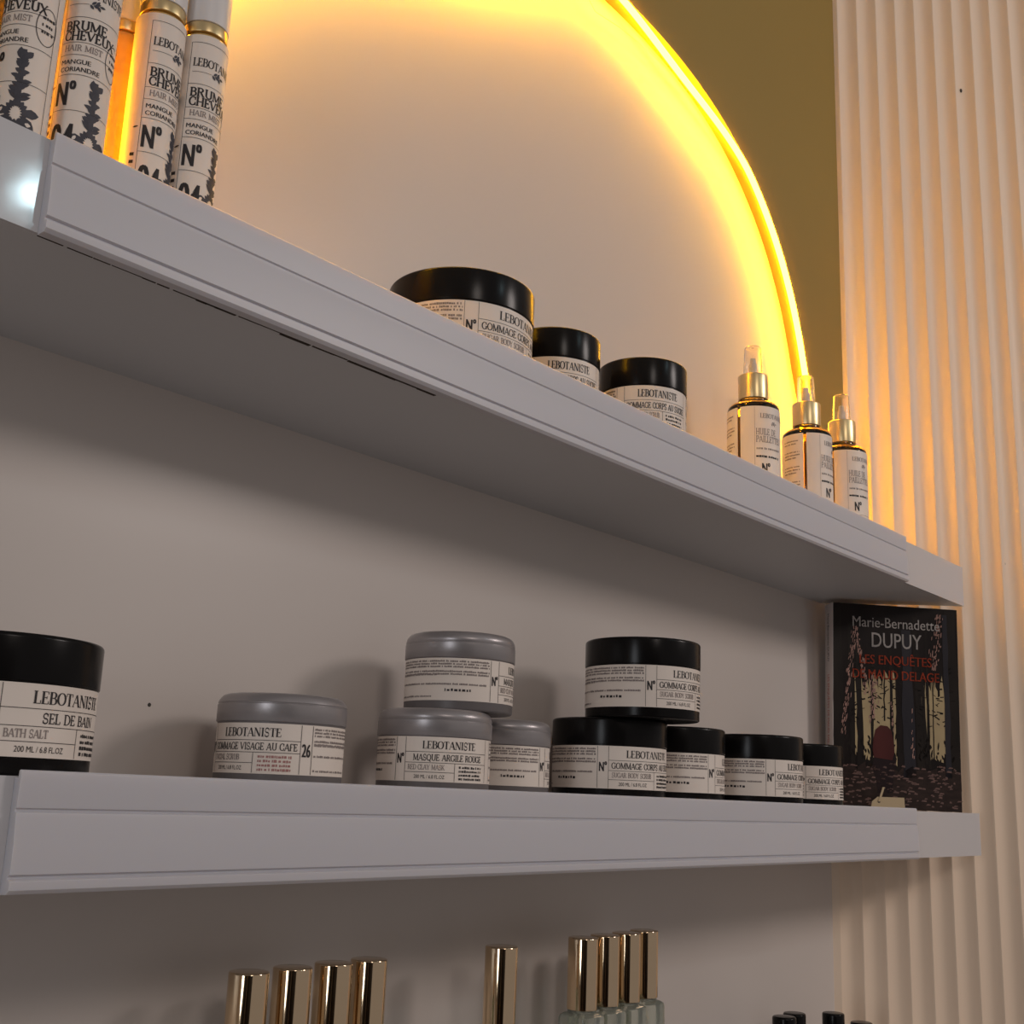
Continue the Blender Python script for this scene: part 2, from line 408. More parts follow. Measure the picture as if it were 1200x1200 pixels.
for i in range(NA):
    a, b = ap[i], ap[i + 1]
    quad(a, b, (b[0], ztop), (a[0], ztop), YO)
quad((ap[0][0], foot), (xr, foot), (xr, ztop), (ap[0][0], ztop), YO)
quad((xl, foot), (ap[-1][0], foot), (ap[-1][0], ztop), (xl, ztop), YO)
for i in range(len(outline) - 1):         # the reveal of the arch
    a, b = outline[i], outline[i + 1]
    mb.add([(a[0], YO, a[1]), (b[0], YO, b[1]), (b[0], YB, b[1]), (a[0], YB, a[1])], [(0, 1, 2, 3)])
o = mb.build('wall_arch', 'olive', fix=False); o.location.z = E0
tag(o, kind='structure')

# fluted wall at 45 degrees to the back panel, each flute a piece of its own
PITCH = 0.0266
wr = empty('wall_right', (1.31, 0.61, 0), math.radians(-45)); tag(wr, kind='structure')   # local +x runs along the wall, local +y goes into it
MB().box(-0.03, 0.62, 0.013, 0.03, 0.0, E0 + 1.3).build('backing_panel', 'flute', wr)
MB().box(-0.02, 0.0065, -0.002, 0.0129, 0.0, E0 + 1.3).build('corner_fillet', 'flute', wr)
prof = [(0.0, 0.0)]
NF = 14
for i in range(NF + 1):
    t = -1 + 2 * i / NF
    prof.append((0.0002 + (PITCH - 0.0004) * (t + 1) / 2, 0.0056 * (1 - t * t)))
prof += [(PITCH - 0.0001, 0.0), (PITCH - 0.0001, 0.0128), (0.0, 0.0128)]
fl0 = None
for k in range(22):
    if fl0 is None:
        mb = MB(); n = len(prof)
        vs = [(x, y, 0.0) for x, y in prof] + [(x, y, E0 + 1.3) for x, y in prof]
        mb.add(vs, [tuple(range(n - 1, -1, -1)), tuple(range(n, 2 * n))] + [(i, (i + 1) % n, n + (i + 1) % n, n + i) for i in range(n)])
        fl0 = mb.build('flute', 'flute', wr, smooth=True, angle=40); f = fl0
    else:
        f = fl0.copy(); C.objects.link(f)
    f.location = (0.0068 + k * PITCH, 0, 0)
random.seed(4)
o = MB().box(-2.3, 2.0, -2.2, 0.66, -0.05, 0.0).build('floor', 'floor'); tag(o, kind='structure')
# unseen left end of the room; window and dark door added for cap reflections
wl = MB().box(-2.3, -2.2, -2.2, -0.70, 0, E0 + 1.3).box(-2.3, -2.2, -0.15, 0.66, 0, E0 + 1.3).box(-2.3, -2.2, -0.70, -0.15, 0, E0 - 0.75).box(-2.3, -2.2, -0.70, -0.15, E0 + 1.0, E0 + 1.3).build('wall_left', 'beige'); tag(wl, kind='structure')
wn = empty('added_window', (-2.2, -0.42, E0 - 0.75)); tag(wn, kind='structure')  # window added out of view, gives the caps a bright streak
for nm, b_ in (('window_jamb', (-.05, .01, -.30, -.27, 0, 1.75)), ('window_jamb', (-.05, .01, .27, .30, 0, 1.75)), ('window_sill', (-.05, .05, -.32, .32, -.03, 0)), ('window_head', (-.05, .01, -.30, .30, 1.75, 1.78))):
    MB().box(*b_).build(nm, 'darkwood', wn)
wf = MB().box(-2.3, -0.45, -2.3, -2.2, 0, E0 + 1.3).build('added_dark_wall', 'darkwood'); tag(wf, kind='structure')  # dark wall piece added behind the camera, darkens the cap centres
MB().box(-.035, -.03, -.27, .27, 0, 1.75).build('window_pane', 'clear', wn)
dr = empty('added_dark_door', (-2.19, -1.35, 0)); tag(dr, kind='structure')  # double door added out of view, gives the caps their dark bands
MB().box(0, .04, -.60, -.005, 0, 2.15).build('door_leaf', 'darkwood', dr)
MB().box(0, .04, .005, .60, 0, 2.15).build('door_leaf', 'darkwood', dr)
SPECKS = [(0.2029, 0.9377), (0.2249, 0.2955)]
# specks: on the back panel and on two flutes
m_ = MB().lathe([(0.0012, 0), (0.0009, 0.0005)], 10).build('speck', 'dirt', wall_back)
m_.rotation_euler = (math.pi / 2, 0, 0); m_.location = (0.4057, YB, E0 + 0.0431)
for s_, z_ in SPECKS:
    m_ = MB().lathe([(0.0017, 0), (0.0012, 0.0006)], 10).build('nick', 'dirt', wr); m_.rotation_euler = (math.pi / 2, 0, 0); m_.location = (s_, 0.0045, E0 + z_); m_.scale = (1, 1.8, 1)

# ------------------------------------------------------------------ shelves
def shelf(key, xfront, label, rail0=0.2340):
    z1 = E0 + SH[key]; z0 = z1 - TH
    root = empty('wall_shelf', (0.6, 0.54, z0)); tag(root, label, 'shelf', 'white wall shelves')
    off = Vector((-0.6, -0.54, -z0))
    def put(mb, name, m, **k):
        o_ = mb.build(name, m, root, **k); o_.location = off; return o_
    xe = xfront
    put(MB().prism([(-0.45, YF + 0.002), (xe, YF + 0.002), (1.292, YB), (-0.45, YB)], z0, z1), 'board', 'shelf')
    put(MB().box(-0.45, xe + 0.0005, YF, YF + 0.0019, z0, z1), 'edge_band', 'edge')
    y = YF
    pr = [(0.0, -.0006), (-.0030, -.0006), (-.0032, .0022), (-.0040, .0026), (-.0048, .0018), (-.0050, -.001), (-.0046, -.0125), (-.0036, -.0131), (-.0036, -.0139), (-.0048, -.0145), (-.0060, -.026), (-.0062, -.0385), (-.0045, -.0392), (-.0045, -.0402), (-.0066, -.0410), (-.0066, -.0445), (-.0050, -.0462), (0.0, -.0465)]
    put(MB().extrude_x([(y - 0.0001 + a, z1 + b) for a, b in pr], rail0, 1.2052), 'price_rail', 'rail', smooth=True, angle=25)
    return root, put, z0, z1
_, putu, zu0, zu1 = shelf('up', 1.3845, 'topmost white shelf, under the glowing arch, seen from below')
shelf('mid', 1.4005, 'middle white shelf at eye level carrying the stacked jars and the book', 0.2563)
shelf('low', 1.40, 'lowest white shelf under the gold-capped bottles')
random.seed(11)
mb = MB()
x = 0.235
while x < 0.49:                            # chipped lower front edge of the topmost shelf
    w = random.uniform(0.006, 0.02); d = random.uniform(0.0005, 0.0014) * (1.7 if .315 < x < .335 or x > .36 else .7)
    mb.box(x, x + w, YF + 0.0015, YF + 0.0015 + d, zu0 - 0.0005, zu0 + 0.0004)
    x += w + random.uniform(-0.002, 0.0025)
putu(mb, 'chipped_edge', 'chip')['kind'] = 'stuff'

# ------------------------------------------------------------------ LED tape in the arch
led = empty('led_strip_light', (CX, YB, E0 + foot)); tag(led, 'glowing amber light tape along the inside of the wall arch', 'light')
path = [archpt(math.pi * i / 160) for i in range(161)]
path = [(path[0][0], foot + 0.002)] + path + [(path[-1][0], foot + 0.002)]
mb = MB(); vs = []
for i, (x, z) in enumerate(path):
    a = path[max(0, i - 1)]; b = path[min(len(path) - 1, i + 1)]
    dx, dz = b[0] - a[0], b[1] - a[1]; d = math.hypot(dx, dz)
    nx, nz = -dz / d, dx / d               # towards the inside of the arch
    ins = 0.0012
    if 0.84 < x < 1.10 and z > 0.5:        # the tape hangs loose here
        ins += 0.014 * math.sin(math.pi * (x - 0.84) / 0.26) ** 1.3
    for q, yy in ((ins, 0.5900), (ins, 0.5965), (ins + 0.0016, 0.5965), (ins + 0.0016, 0.5900)):
        vs.append((x + nx * q, yy, z + nz * q))
fs = []
for i in range(len(path) - 1):
    for j in range(4):
        fs.append((i * 4 + j, i * 4 + (j + 1) % 4, (i + 1) * 4 + (j + 1) % 4, (i + 1) * 4 + j))
fs += [(0, 1, 2, 3), tuple(len(vs) - 1 - j for j in range(4))]
mb.add(vs, fs)
o = mb.build('light_tape', 'led', led); o.location = (-CX, -YB, -foot)

wp = [(0.7929, 0.7485), (0.796, 0.7392), (0.806, 0.7321), (0.846, 0.7383), (0.876, 0.7399), (0.9152, 0.74), (0.9649, 0.7406), (0.9856, 0.7393)]  # thin dark tube drawn for the inner edge of the loose tape
mb = MB(); vs = []; fs = []
for i, (x, z) in enumerate(wp):
    for a in range(6): vs.append((x + .0006 * math.cos(a * math.pi / 3), .5975 + .0006 * math.sin(a * math.pi / 3) * .5, z + .0006 * math.sin(a * math.pi / 3)))
for i in range(len(wp) - 1):
    for a in range(6): fs.append((i * 6 + a, i * 6 + (a + 1) % 6, i * 6 + 6 + (a + 1) % 6, i * 6 + 6 + a))
mb.add(vs, fs)
o = mb.build('tape_dark_edge', 'tape_edge', led, smooth=True); o.location = (-CX, -YB, -foot)

# ------------------------------------------------------------------ jars
def jar_label_ink(r, z0, z1, product, sub, number, rnd, product_h=.135):
    """u=0 at the left edge of the main field; returns dict of inks"""
    h = z1 - z0
    k = Ink(); g = Ink(); rd = Ink()
    Mw = 1.60 * r; c = 0.19 * r; lw = 0.00028
    circ = 2 * math.pi * r
    for u in (-c, 0.0, Mw, Mw + c):
        k.rect(u - lw / 2, u + lw / 2, z0 + .0004, z1 - .0004)
    for f in (.66, .42, .21):
        k.rect(0, Mw if f > .4 else (Mw if f > .4 else .55 * Mw), z0 + f * h - lw / 2, z0 + f * h + lw / 2)
    k.rect(.55 * Mw - lw / 2, .55 * Mw + lw / 2, z0 + .0004, z0 + .42 * h)
    k.serif('LEBOTANISTE', Mw * .5, z0 + .735 * h, .165 * h, width=.62 * Mw, center=True, thick=.19, thin=.06)
    k.serif(product, Mw * .5, z0 + .47 * h, product_h * h, width=min(.94, .043 * len(product)) * Mw, center=True, thick=.16, thin=.09)
    g.serif(sub, .035 * Mw, z0 + .265 * h, .11 * h, width=min(.47, .031 * len(sub)) * Mw, thick=.17, thin=.08)
    k.sans('200 ML / 6.8 FL.OZ', .275 * Mw, z0 + .07 * h, .085 * h, width=.33 * Mw, center=True)
    for i in range(4):
        (rd if number else k).fine(.60 * Mw, .92 * Mw, z0 + (.31 - .085 * i) * h, .055 * h, rnd)
    k.sans('N°', -c / 2, z0 + .40 * h, .23 * h, width=.66 * c, center=True, bold=.035)
    if number:
        k.sans(number, Mw + c / 2, z0 + .36 * h, .27 * h, width=.70 * c, center=True, bold=.03)
    # fine print fields
    pw = (circ - Mw - 2 * c)
    for (a, b) in ((-c - pw * .46, -c - .0012), (Mw + c + .0012, Mw + c + pw * .44)):
        for (f0, nl, wd) in ((.90, 3, 1.0), (.66, 2, 1.0), (.58, 1, .5), (.36, 1, .97)):
            for i in range(nl):
                g.fine(a, a + (b - a) * wd, z0 + (f0 - .065 * i) * h, .048 * h, rnd, gap=.12)
        k.fine(b - (b - a) * .42, b - (b - a) * .18, z0 + .21 * h, .07 * h, rnd, gap=.45)
        g.fine(a, a + (b - a) * .45, z0 + .07 * h, .045 * h, rnd)
    return k, g, rd

def make_jar(kind, name, r, H, zl0, zl1, zlid, product, sub, number, seed):
    rnd = random.Random(seed)
    root = empty(name, (0, 0, 0))
    dark = kind == 'black'
    rb = r - 0.0008
    body = MB().lathe(rprof(rb, 0, zlid + .004, .0015, .0)).build('body', 'black' if dark else 'greybase', root, smooth=True)
    if dark:
        lid = rprof(r, zlid, H, .0006, .0022, 5)
    else:
        lid = [(r - .0006, zlid), (r, zlid + .0006), (r, zlid + .0098), (r - .0005, zlid + .0102), (r - .0005, zlid + .0106), (r - .0002, zlid + .0110), (r - .0006, H - .0040), (r - .0014, H - .0024), (r - .0030, H - .0008), (r - .0050, H)]
    MB().lathe(lid, 96).build('lid', 'black' if dark else 'alu', root, smooth=True, angle=50)
    lab = wrap('label', 'paper', root, rb + 0.00005, 0, 2 * math.pi, zl0, zl1, 96)
    k, g, rd = jar_label_ink(rb, zl0, zl1, product, sub, number, rnd)
    f = cyl(rb + 0.00038)
    k.build('lettering', 'ink', lab, f); g.build('fine_print', 'inkgrey', lab, f)
    if rd.p: rd.build('red_print', 'inkred', lab, f)
    return root

def place(root, c, z, phi):
    """stand at (x, y), height z over the eye level, label field starting phi degrees to the right of the line of sight"""
    root.location = (c[0], c[1], E0 + z)
    root.rotation_euler = (0, 0, math.atan2(-c[1], -c[0]) + math.radians(phi))
    return root

G1 = 'black body scrub jars on the middle shelf'
bj = make_jar('black', 'cosmetic_jar', .045, .060, .0075, .0388, .0395, 'GOMMAGE CORPS AU SUCRE', 'SUGAR BODY SCRUB', None, 3)
spots = [((.7839, .5494), 0.0, -.5, 'black body scrub jar in the lower row, below the stacked one, next to grey jars'),
         ((.7880, .5220), .060, 13.9, 'black body scrub jar stacked on top of two others'),
         ((.8810, .5535), 0.0, 53, 'black body scrub jar half hidden right of the stack base'),
         ((.9880, .5350), 0.0, 25.8, 'black scrub jar fourth along the row, left of the last black jar'),
         ((1.1293, .5615), 0.0, 10.5, 'last black jar in the row, just in front of the book')]
for i, (c, z, p, l) in enumerate(spots):
    j = bj if i == 0 else copy_tree(bj)
    place(j, c, z, p); tag(j, l, 'jar', G1)
sj = make_jar('black', 'cosmetic_jar', .045, .062, .0080, .0400, .0406, 'SEL DE BAIN', 'BATH SALT', None, 8)
place(sj, (.2805, .545), 0.0, 2); tag(sj, 'black bath salt jar alone at the left end of the middle shelf', 'jar')

G2 = 'grey-lidded mask jars on the middle shelf'
gj = make_jar('grey', 'cosmetic_jar', .0372, .0515, .0062, .0335, .0340, 'MASQUE ARGILE ROUGE', 'RED CLAY MASK', None, 5)
spots = [((.5777, .5435), 0.0, -28.7, 'grey-lidded red clay mask jar with the front label fully showing, under the stacked one'),
         ((.6004, .5450), .0515, 44.6, 'grey-lidded jar stacked on top of two other grey jars'),
         ((.6690, .5655), 0.0, 62, 'grey-lidded jar squeezed between the clay mask jar and the black jars')]
for i, (c, z, p, l) in enumerate(spots):
    j = gj if i == 0 else copy_tree(gj)
    place(j, c, z, p); tag(j, l, 'jar', G2)
cj = make_jar('grey', 'cosmetic_jar', .0372, .0505, .0062, .0335, .0345, 'GOMMAGE VISAGE AU CAFE', 'FACIAL SCRUB', '26', 6)
place(cj, (.4566, .5516), 0.0, -73); tag(cj, 'grey-lidded coffee face scrub jar numbered 26 standing alone', 'jar')

G3 = 'black jars on the topmost shelf'
j1 = make_jar('black', 'cosmetic_jar', .052, .0675, .0075, .0432, .0440, 'GOMMAGE CORPS AU SUCRE', 'SUGAR BODY SCRUB', None, 12)
place(j1, (.5834, .5444), SH['up'], 13); tag(j1, 'widest black-lidded jar, leftmost of the three under the arch', 'jar', G3)
j2 = make_jar('black', 'cosmetic_jar', .0365, .0675, .0075, .0432, .0440, 'GOMMAGE CORPS AU SUCRE', 'SUGAR BODY SCRUB', None, 13)
place(j2, (.6920, .5450), SH['up'], -24); tag(j2, 'black-lidded jar in the middle of the three under the arch', 'jar', G3)
j3 = copy_tree(j2)
place(j3, (.7836, .5229), SH['up'], -23); tag(j3, 'black-lidded jar, rightmost of the three, nearest the spray bottles', 'jar', G3)

# ------------------------------------------------------------------ tall hair mist bottles
def leaf(k, u, v, ang_, ln, w):
    ca, sa = math.cos(ang_), math.sin(ang_)
    pts = []
    for t, s_ in ((0, 0), (.3, .8), (.55, 1), (.8, .6), (1, 0), (.8, -.6), (.55, -1), (.3, -.8)):
        x, y = t * ln, s_ * w / 2
        pts.append((u + x * ca - y * sa, v + x * sa + y * ca))
    k.poly(pts)
def make_tall(amber=False):
    r = .0140
    root = empty('hair_mist_bottle', (0, 0, 0))
    rnd = random.Random(21)
    MB().lathe([(r - .0015, 0), (r - .0004, .0006), (r, .002), (r, .1455), (r - .0005, .1475), (r - .0020, .1490), (r - .0035, .1495), (r - .0035, .1500)], 64).build('glass_body', 'amberbottle', root, smooth=True)
    MB().lathe(rprof(r - .0012, .1501, .1568, .0005, .0005), 64).build('gold_ring', 'goldsatin', root, smooth=True)
    MB().lathe(rprof(r - .0008, .1570, .212, .0004, .0022), 64).build('cap', 'whitecap', root, smooth=True)
    if amber: return root
    a0 = math.radians(-62); a1 = math.radians(262)
    lab = wrap('label', 'paper', root, r + .00005, a0, a1, .004, .1465, 72)
    k = Ink(); b = Ink(); g = Ink()
    W = math.radians(150) * r; lw = .00026
    rows = (.1413, .1143, .0991, .0917, .0800, .0592, .030)     # rule heights
    for z in rows: k.rect(0, W, z - lw / 2, z + lw / 2, .0015)
    for u in (0, W): k.rect(u - lw / 2, u + lw / 2, .008, .1413)
    m0 = .0018
    k.serif('LEBOTANISTE', m0, .1260, .0050, width=W - 2 * m0, thick=.17, thin=.07)
    k.rect(m0, W * .36, .1222 - .00012, .1222 + .00012)
    for a in range(7): leaf(b, W * .37 + .0008 * a, .1222, math.radians((-50, 45, -25, 20, 60, -60, 0)[a]), .0034, .0016)
    k.serif('BRUME', m0, .1065, .0052, width=W * .62, thick=.20, thin=.12)
    k.serif('CHEVEUX', m0, .1005, .0052, width=W * .78, thick=.20, thin=.12)
    g.serif('HAIR MIST', m0 + .001, .0940, .0034, width=W * .56, thick=.16, thin=.1)
    k.sans('MANGUE', m0, .0862, .0028, width=W * .44, bold=.03); k.sans('CORIANDRE', m0, .0818, .0028, width=W * .58, bold=.03)
    k.sans('N°', m0, .0620, .0144, width=W * .27, bold=.035)
    k.sans('04', m0, .0345, .0178, width=W * .32, bold=.035)
    # botanical drawing: a sprig over a seed head with pointed leaves
    cu, cv = W * .60, .046
    for i in range(11):
        t = i / 10
        y = cv + .003 + .026 * t; wd = .0078 * (1 - .52 * t)
        for sd in (-1, 1):
            leaf(b, cu - sd * .0006, y, math.radians(90 - sd * rnd.uniform(38, 78)), wd * rnd.uniform(.75, 1.15), .0025)
    leaf(b, cu - .001, cv + .026, math.radians(95), .007, .0040); leaf(b, cu + .001, cv + .027, math.radians(50), .0055, .0036)
    b.stroke([(cu, cv), (cu, cv + .032)], .0028)
    for a in range(0, 360, 20): leaf(b, cu + .0022 * math.cos(math.radians(a)), cv - .004 + .0036 * math.sin(math.radians(a)), math.radians(a), .0044, .0026)
    for a in (-35, -62, -90, -118, -145, 168, 12): leaf(b, cu + .003 * math.cos(math.radians(a)), cv - .004 + .003 * math.sin(math.radians(a)), math.radians(a), .0090, .0052)
    # batch marks and back text
    for i in range(5): k.rect(-.0044, -.0018, .0565 - i * .0046, .0585 - i * .0046)
    leaf(k, -.0046, .0740, 0.2, .0036, .0012)
    k.stroke(arc(W * .86, .094, .0058, .0105, 0, 360, 28), .0004)
    for i in range(3): k.fine(W * .86 - .003, W * .86 + .004, .098 - i * .004, .0018, rnd)
    for i in range(9): g.fine(W + .006, W + .017, .066 - i * .005, .0016, rnd)
    f = cyl(r + .00038)
    k.build('lettering', 'ink', lab, f); b.build('botanical_drawing', 'inkblue', lab, f); g.build('fine_print', 'inkgrey', lab, f)
    return root
G4 = 'hair mist bottles on the topmost shelf'
tb = make_tall()
for i, (c, p, l) in enumerate([((.2527, .550), -95, 'tall cream-labelled bottle at the far left, plant drawing facing forward'),
                               ((.2845, .550), -62, 'tall cream-labelled bottle second from the left, beside the amber one'),
                               ((.3300, .5565), -20, 'tall cream-labelled bottle tucked behind the right-hand white-capped one'),
                               ((.3575, .553), -29, 'tall cream-labelled bottle with white cap in view, rightmost of its group')]):
    t = tb if i == 0 else copy_tree(tb)
    place(t, c, SH['up'], p); tag(t, l, 'bottle', G4)
am = make_tall(True)
place(am, (.3270, .5905), SH['up'], 0); tag(am, 'amber bottle without visible label standing behind the cream-labelled ones', 'bottle')

# ------------------------------------------------------------------ spray bottles
def make_spray():
    r = .0255
    root = empty('spray_bottle', (0, 0, 0))
    rnd = random.Random(31)
    prof = [(r - .003, 0), (r - .0008, .0008), (r, .003), (r, .0995), (r - .0008, .1030), (r - .0035, .1058), (r - .008, .1072), (r - .0112, .1080), (r - .0120, .1090), (r - .0120, .1110)]
    MB().lathe(prof, 72).build('glass_body', 'oil', root, smooth=True)
    MB().lathe(rprof(.0148, .1115, .1372, .0006, .0014), 64).build('collar', 'goldsatin', root, smooth=True)
    nz = MB().lathe(rprof(.0042, .1374, .1500, .0003, .0008), 32).build('nozzle', 'whitecap', root, smooth=True)
    MB().lathe(rprof(.0030, .1501, .1560, .0003, .0008), 24).build('nozzle_tip', 'whitecap', nz, smooth=True)
    t = .0009
    R1, R2 = .0094, .0084
    MB().lathe([(R1, .1376), (R1 - .0002, .150), (R2, .1665), (R2 - .001, .1680), (.001, .1682), (.001, .1682 - t), (R2 - .0014, .168 - t), (R2 - t, .1660), (R1 - t - .0002, .150), (R1 - t, .1376)], 48, cap0=False, cap1=False).build('clear_overcap', 'clear', root, smooth=True)
    # front label: u=0 where the lettering starts; the gap that shows the oil lies 36 degrees to its left
    gap0, gap1 = math.radians(-41), math.radians(-34)
    lab = wrap('label', 'paper', root, r + .00005, gap1, math.radians(150), .004, .0985, 72)
    side = wrap('side_label', 'paper', root, r + .00005, math.radians(155), math.radians(360) + gap0, .004, .0985, 60)
    k = Ink(); g = Ink()
    W = math.radians(95) * r
    lw = .00025
    g.rect(-.0012 - lw / 2, -.0012 + lw / 2, .010, .0975)
    g.serif('LEBOTANISTE', .0042, .0866, .0044, width=W * .80, thick=.17, thin=.07)
    for a in range(7): leaf(g, W * .38 + .0007 * a, .0815, math.radians((-50, 45, -25, 20, 60, -60, 0)[a]), .0030, .0012)
    k2 = Ink()
    k2.serif('HUILE DE', 0, .0695, .0060, width=W * .52, thick=.14, thin=.08)
    k2.serif('PAILLETTES', 0, .0620, .0060, width=W * .68, thick=.14, thin=.08)
    g.fine(.0005, W * .66, .0545, .0022, rnd)
    k.fine(0, W * .62, .0465, .0024, rnd, gap=.15)
    k.sans('N°', .0060, .0310, .0105, width=.0080, bold=.035)
    k.rect(-.0012, W, .0270, .0273)
    f = cyl(r + .00038)
    k.build('lettering', 'ink', lab, f); k2.build('product_lettering', 'inkgrey', lab, f); g.build('fine_print', 'inkgrey', lab, f)
    g = Ink()
    u0, u1 = math.radians(270) * r, (math.radians(360) + gap0) * r - .002
    for z, n in ((.090, 2), (.078, 3), (.062, 3), (.046, 3), (.030, 2), (.018, 2)):
        for i in range(n): g.fine(u0, u1 - (u1 - u0) * .2 * (i == n - 1), z - i * .0032, .0016, rnd, gap=.12)
    g.build('fine_print', 'inkgrey', side, f)
    return root
G5 = 'oil spray bottles on the topmost shelf'
sb = make_spray()
for i, (c, p, l) in enumerate([((1.0145, .545), 5, 'amber oil spray bottle with gold collar, leftmost of the three'),
                               ((1.1215, .540), 33, 'amber oil spray bottle with gold collar, middle one, dark oil gap at its centre'),
                               ((1.1984, .535), 13, 'amber oil spray bottle with gold collar, rightmost, nearest the fluted wall')]):
    t = sb if i == 0 else copy_tree(sb)
    place(t, c, SH['up'], p); tag(t, l, 'bottle', G5)

# ------------------------------------------------------------------ gold-capped perfume bottles on the lowest shelf
def make_perfume():
    root = empty('perfume_bottle', (0, 0, 0))
    R_ = .0138
    MB().lathe([(R_ - .001, 0), (R_, .001), (R_, .124), (R_ - .0006, .1262), (R_ - .003, .1278), (.0085, .1285), (.0085, .1300)], 48, sq=5).build('glass_body', 'glass', root, smooth=True)
    MB().lathe(rprof(.0112, .1302, .1800, .0004, .0010), 64).build('gold_cap', 'gold', root, smooth=True)
    MB().lathe([(.0018, .004), (.0018, .1284)], 12).build('dip_tube', 'clear', root, smooth=True)
    return root
G6 = 'gold-capped bottles on the lowest shelf'
pb = make_perfume()
pos = [(.4506, .555, 'gold-capped bottle, leftmost of the left group of four'),
       (.4818, .555, 'gold-capped bottle, second in the left group of four'),
       (.5131, .555, 'gold-capped bottle, third in the left group of four'),
       (.5420, .555, 'gold-capped bottle, last on the right in the left group of four'),
       (.6618, .550, 'gold-capped bottle standing alone between the two groups'),
       (.7553, .5495, 'gold-capped bottle, leftmost of the right group of four'),
       (.7840, .550, 'gold-capped bottle, second in the right group of four'),
       (.8125, .550, 'gold-capped bottle, third in the right group of four'),
       (.8410, .5525, 'gold-capped bottle, last on the right in the right group of four')]
for i, (x, y, l) in enumerate(pos):
    t = pb if i == 0 else copy_tree(pb)
    t.location = (x, y, E0 + SH['low']); t.rotation_euler = (0, 0, 0)
    tag(t, l, 'bottle', G6)

def make_small():
    root = empty('small_bottle', (0, 0, 0))
    MB().lathe([(.0125, 0), (.014, .001), (.014, .052), (.0125, .058), (.009, .061), (.009, .064)], 40).build('glass_body', 'black', root, smooth=True)
    MB().lathe(rprof(.0108, .0642, .0850, .0004, .0018), 40).build('cap', 'black', root, smooth=True)
    return root
G7 = 'small black-capped bottles on the lowest shelf'
kb = make_small()
for i, (x, y, s_, l) in enumerate([(1.0624, .545, 1.10, 'small black-capped bottle, leftmost and foremost of the four at the bottom edge'),
                                   (1.1424, .575, 0.99, 'small black-capped bottle, second of the four, set back against the panel'),
                                   (1.1881, .556, 0.965, 'small black-capped bottle, third of the four at the bottom edge'),
                                   (1.2181, .540, 0.85, 'small black-capped bottle, lowest and rightmost of the four by the fluted wall')]):
    t = kb if i == 0 else copy_tree(kb)
    t.location = (x, y, E0 + SH['low']); t.scale = (1, 1, s_)
    tag(t, l, 'bottle', G7)

# ------------------------------------------------------------------ the book
BL_, BR_ = Vector((1.2632, .585)), Vector((1.358, .479))
bw = (BR_ - BL_).length; bh = .2245; bt = .028
bd = (BR_ - BL_).normalized()
book = empty('paperback_book', (BR_.x, BR_.y, E0 + 0.0002), math.atan2(bd.y, bd.x))
tag(book, 'dark forest-cover paperback book leaning upright against the fluted wall at the shelf end', 'book')
tilt = math.radians(1.2)
# local: x along the cover (0 = right edge, -bw = spine), y into the wall, z up
def fin(o_):
    o_.rotation_euler = (0, tilt, 0); return o_
fin(MB().box(-bw, 0, 0, .0006, 0, bh).build('front_cover', 'cover', book))
fc = [x_ for x_ in C.objects if x_.name.startswith('front_cover')][0]
fin(MB().box(-bw, 0, bt - .0006, bt, 0, bh).build('back_cover', 'cover', book))
sp = fin(MB().box(-bw - .0007, -bw - .0001, 0, bt, 0, bh).build('spine', 'spine', book))
fin(MB().box(-bw, -.0012, .0007, bt - .0007, .0008, bh - .0008).build('page_block', 'pages', book))
W, H = bw, bh
def flat(layer):
    return lambda u, v: (u * W - W, -.00012 * layer, v * H)
def pr(ink, name, m, layer):
    o_ = ink.build(name, m, fc, flat(layer)); return o_
rnd = random.Random(77)
def ragged(k, u0, u1, v0, v1, w0, w1, n=9, amp=.010):
    """a trunk of uneven width from (u0, v0) up to (u1, v1)"""
    L, R = [], []
    for i in range(n + 1):
        t = i / n
        u = u0 + (u1 - u0) * t + rnd.uniform(-amp, amp) * .4; w = (w0 + (w1 - w0) * t) * rnd.uniform(.82, 1.15)
        L.append((u - w / 2, v0 + (v1 - v0) * t)); R.append((u + w / 2, v0 + (v1 - v0) * t))
    for i in range(n): k.poly([L[i], R[i], R[i + 1], L[i + 1]])
k = Ink()
for (u0, u1, v0, v1) in ((.17, .30, .24, .63), (.31, .50, .22, .64), (.66, .76, .25, .60), (.76, .90, .25, .63)):
    n = 8
    for i in range(n):
        a, b = u0 + (u1 - u0) * i / n, u0 + (u1 - u0) * (i + 1) / n
        k.poly([(a, v0 + rnd.uniform(-.02, .02)), (b, v0 + rnd.uniform(-.02, .02)), (b, v1 + rnd.uniform(-.08, .04)), (a, v1 + rnd.uniform(-.08, .04))])
pr(k, 'dusk_sky', 'dusk', 1)
k = Ink()
for (u0, u1, v0, v1, w0, w1) in ((.045, .03, .15, .98, .08, .06), (.15, .13, .2, .90, .035, .03), (.215, .19, .2, .82, .06, .04), (.30, .31, .22, .72, .022, .018), (.465, .455, .2, .80, .03, .02), (.50, .50, .25, .74, .012, .01), (.69, .655, .16, .95, .06, .04), (.755, .74, .2, .9, .022, .016), (.79, .79, .25, .72, .010, .008), (.955, .94, .1, .99, .09, .09), (.735, .70, .22, .74, .03, .02), (.40, .41, .42, .74, .012, .010)):
    ragged(k, u0, u1, v0, v1, w0, w1)
for i in range(150):                        # branches and needles
    u, v = rnd.uniform(.08, .95), rnd.uniform(.40, .70)
    a = rnd.uniform(-.7, .7) + rnd.choice((0, math.pi)); l_ = rnd.uniform(.015, .05)
    k.stroke([(u, v), (u + l_ * math.cos(a), v + l_ * .6 * math.sin(a))], rnd.uniform(.003, .008))
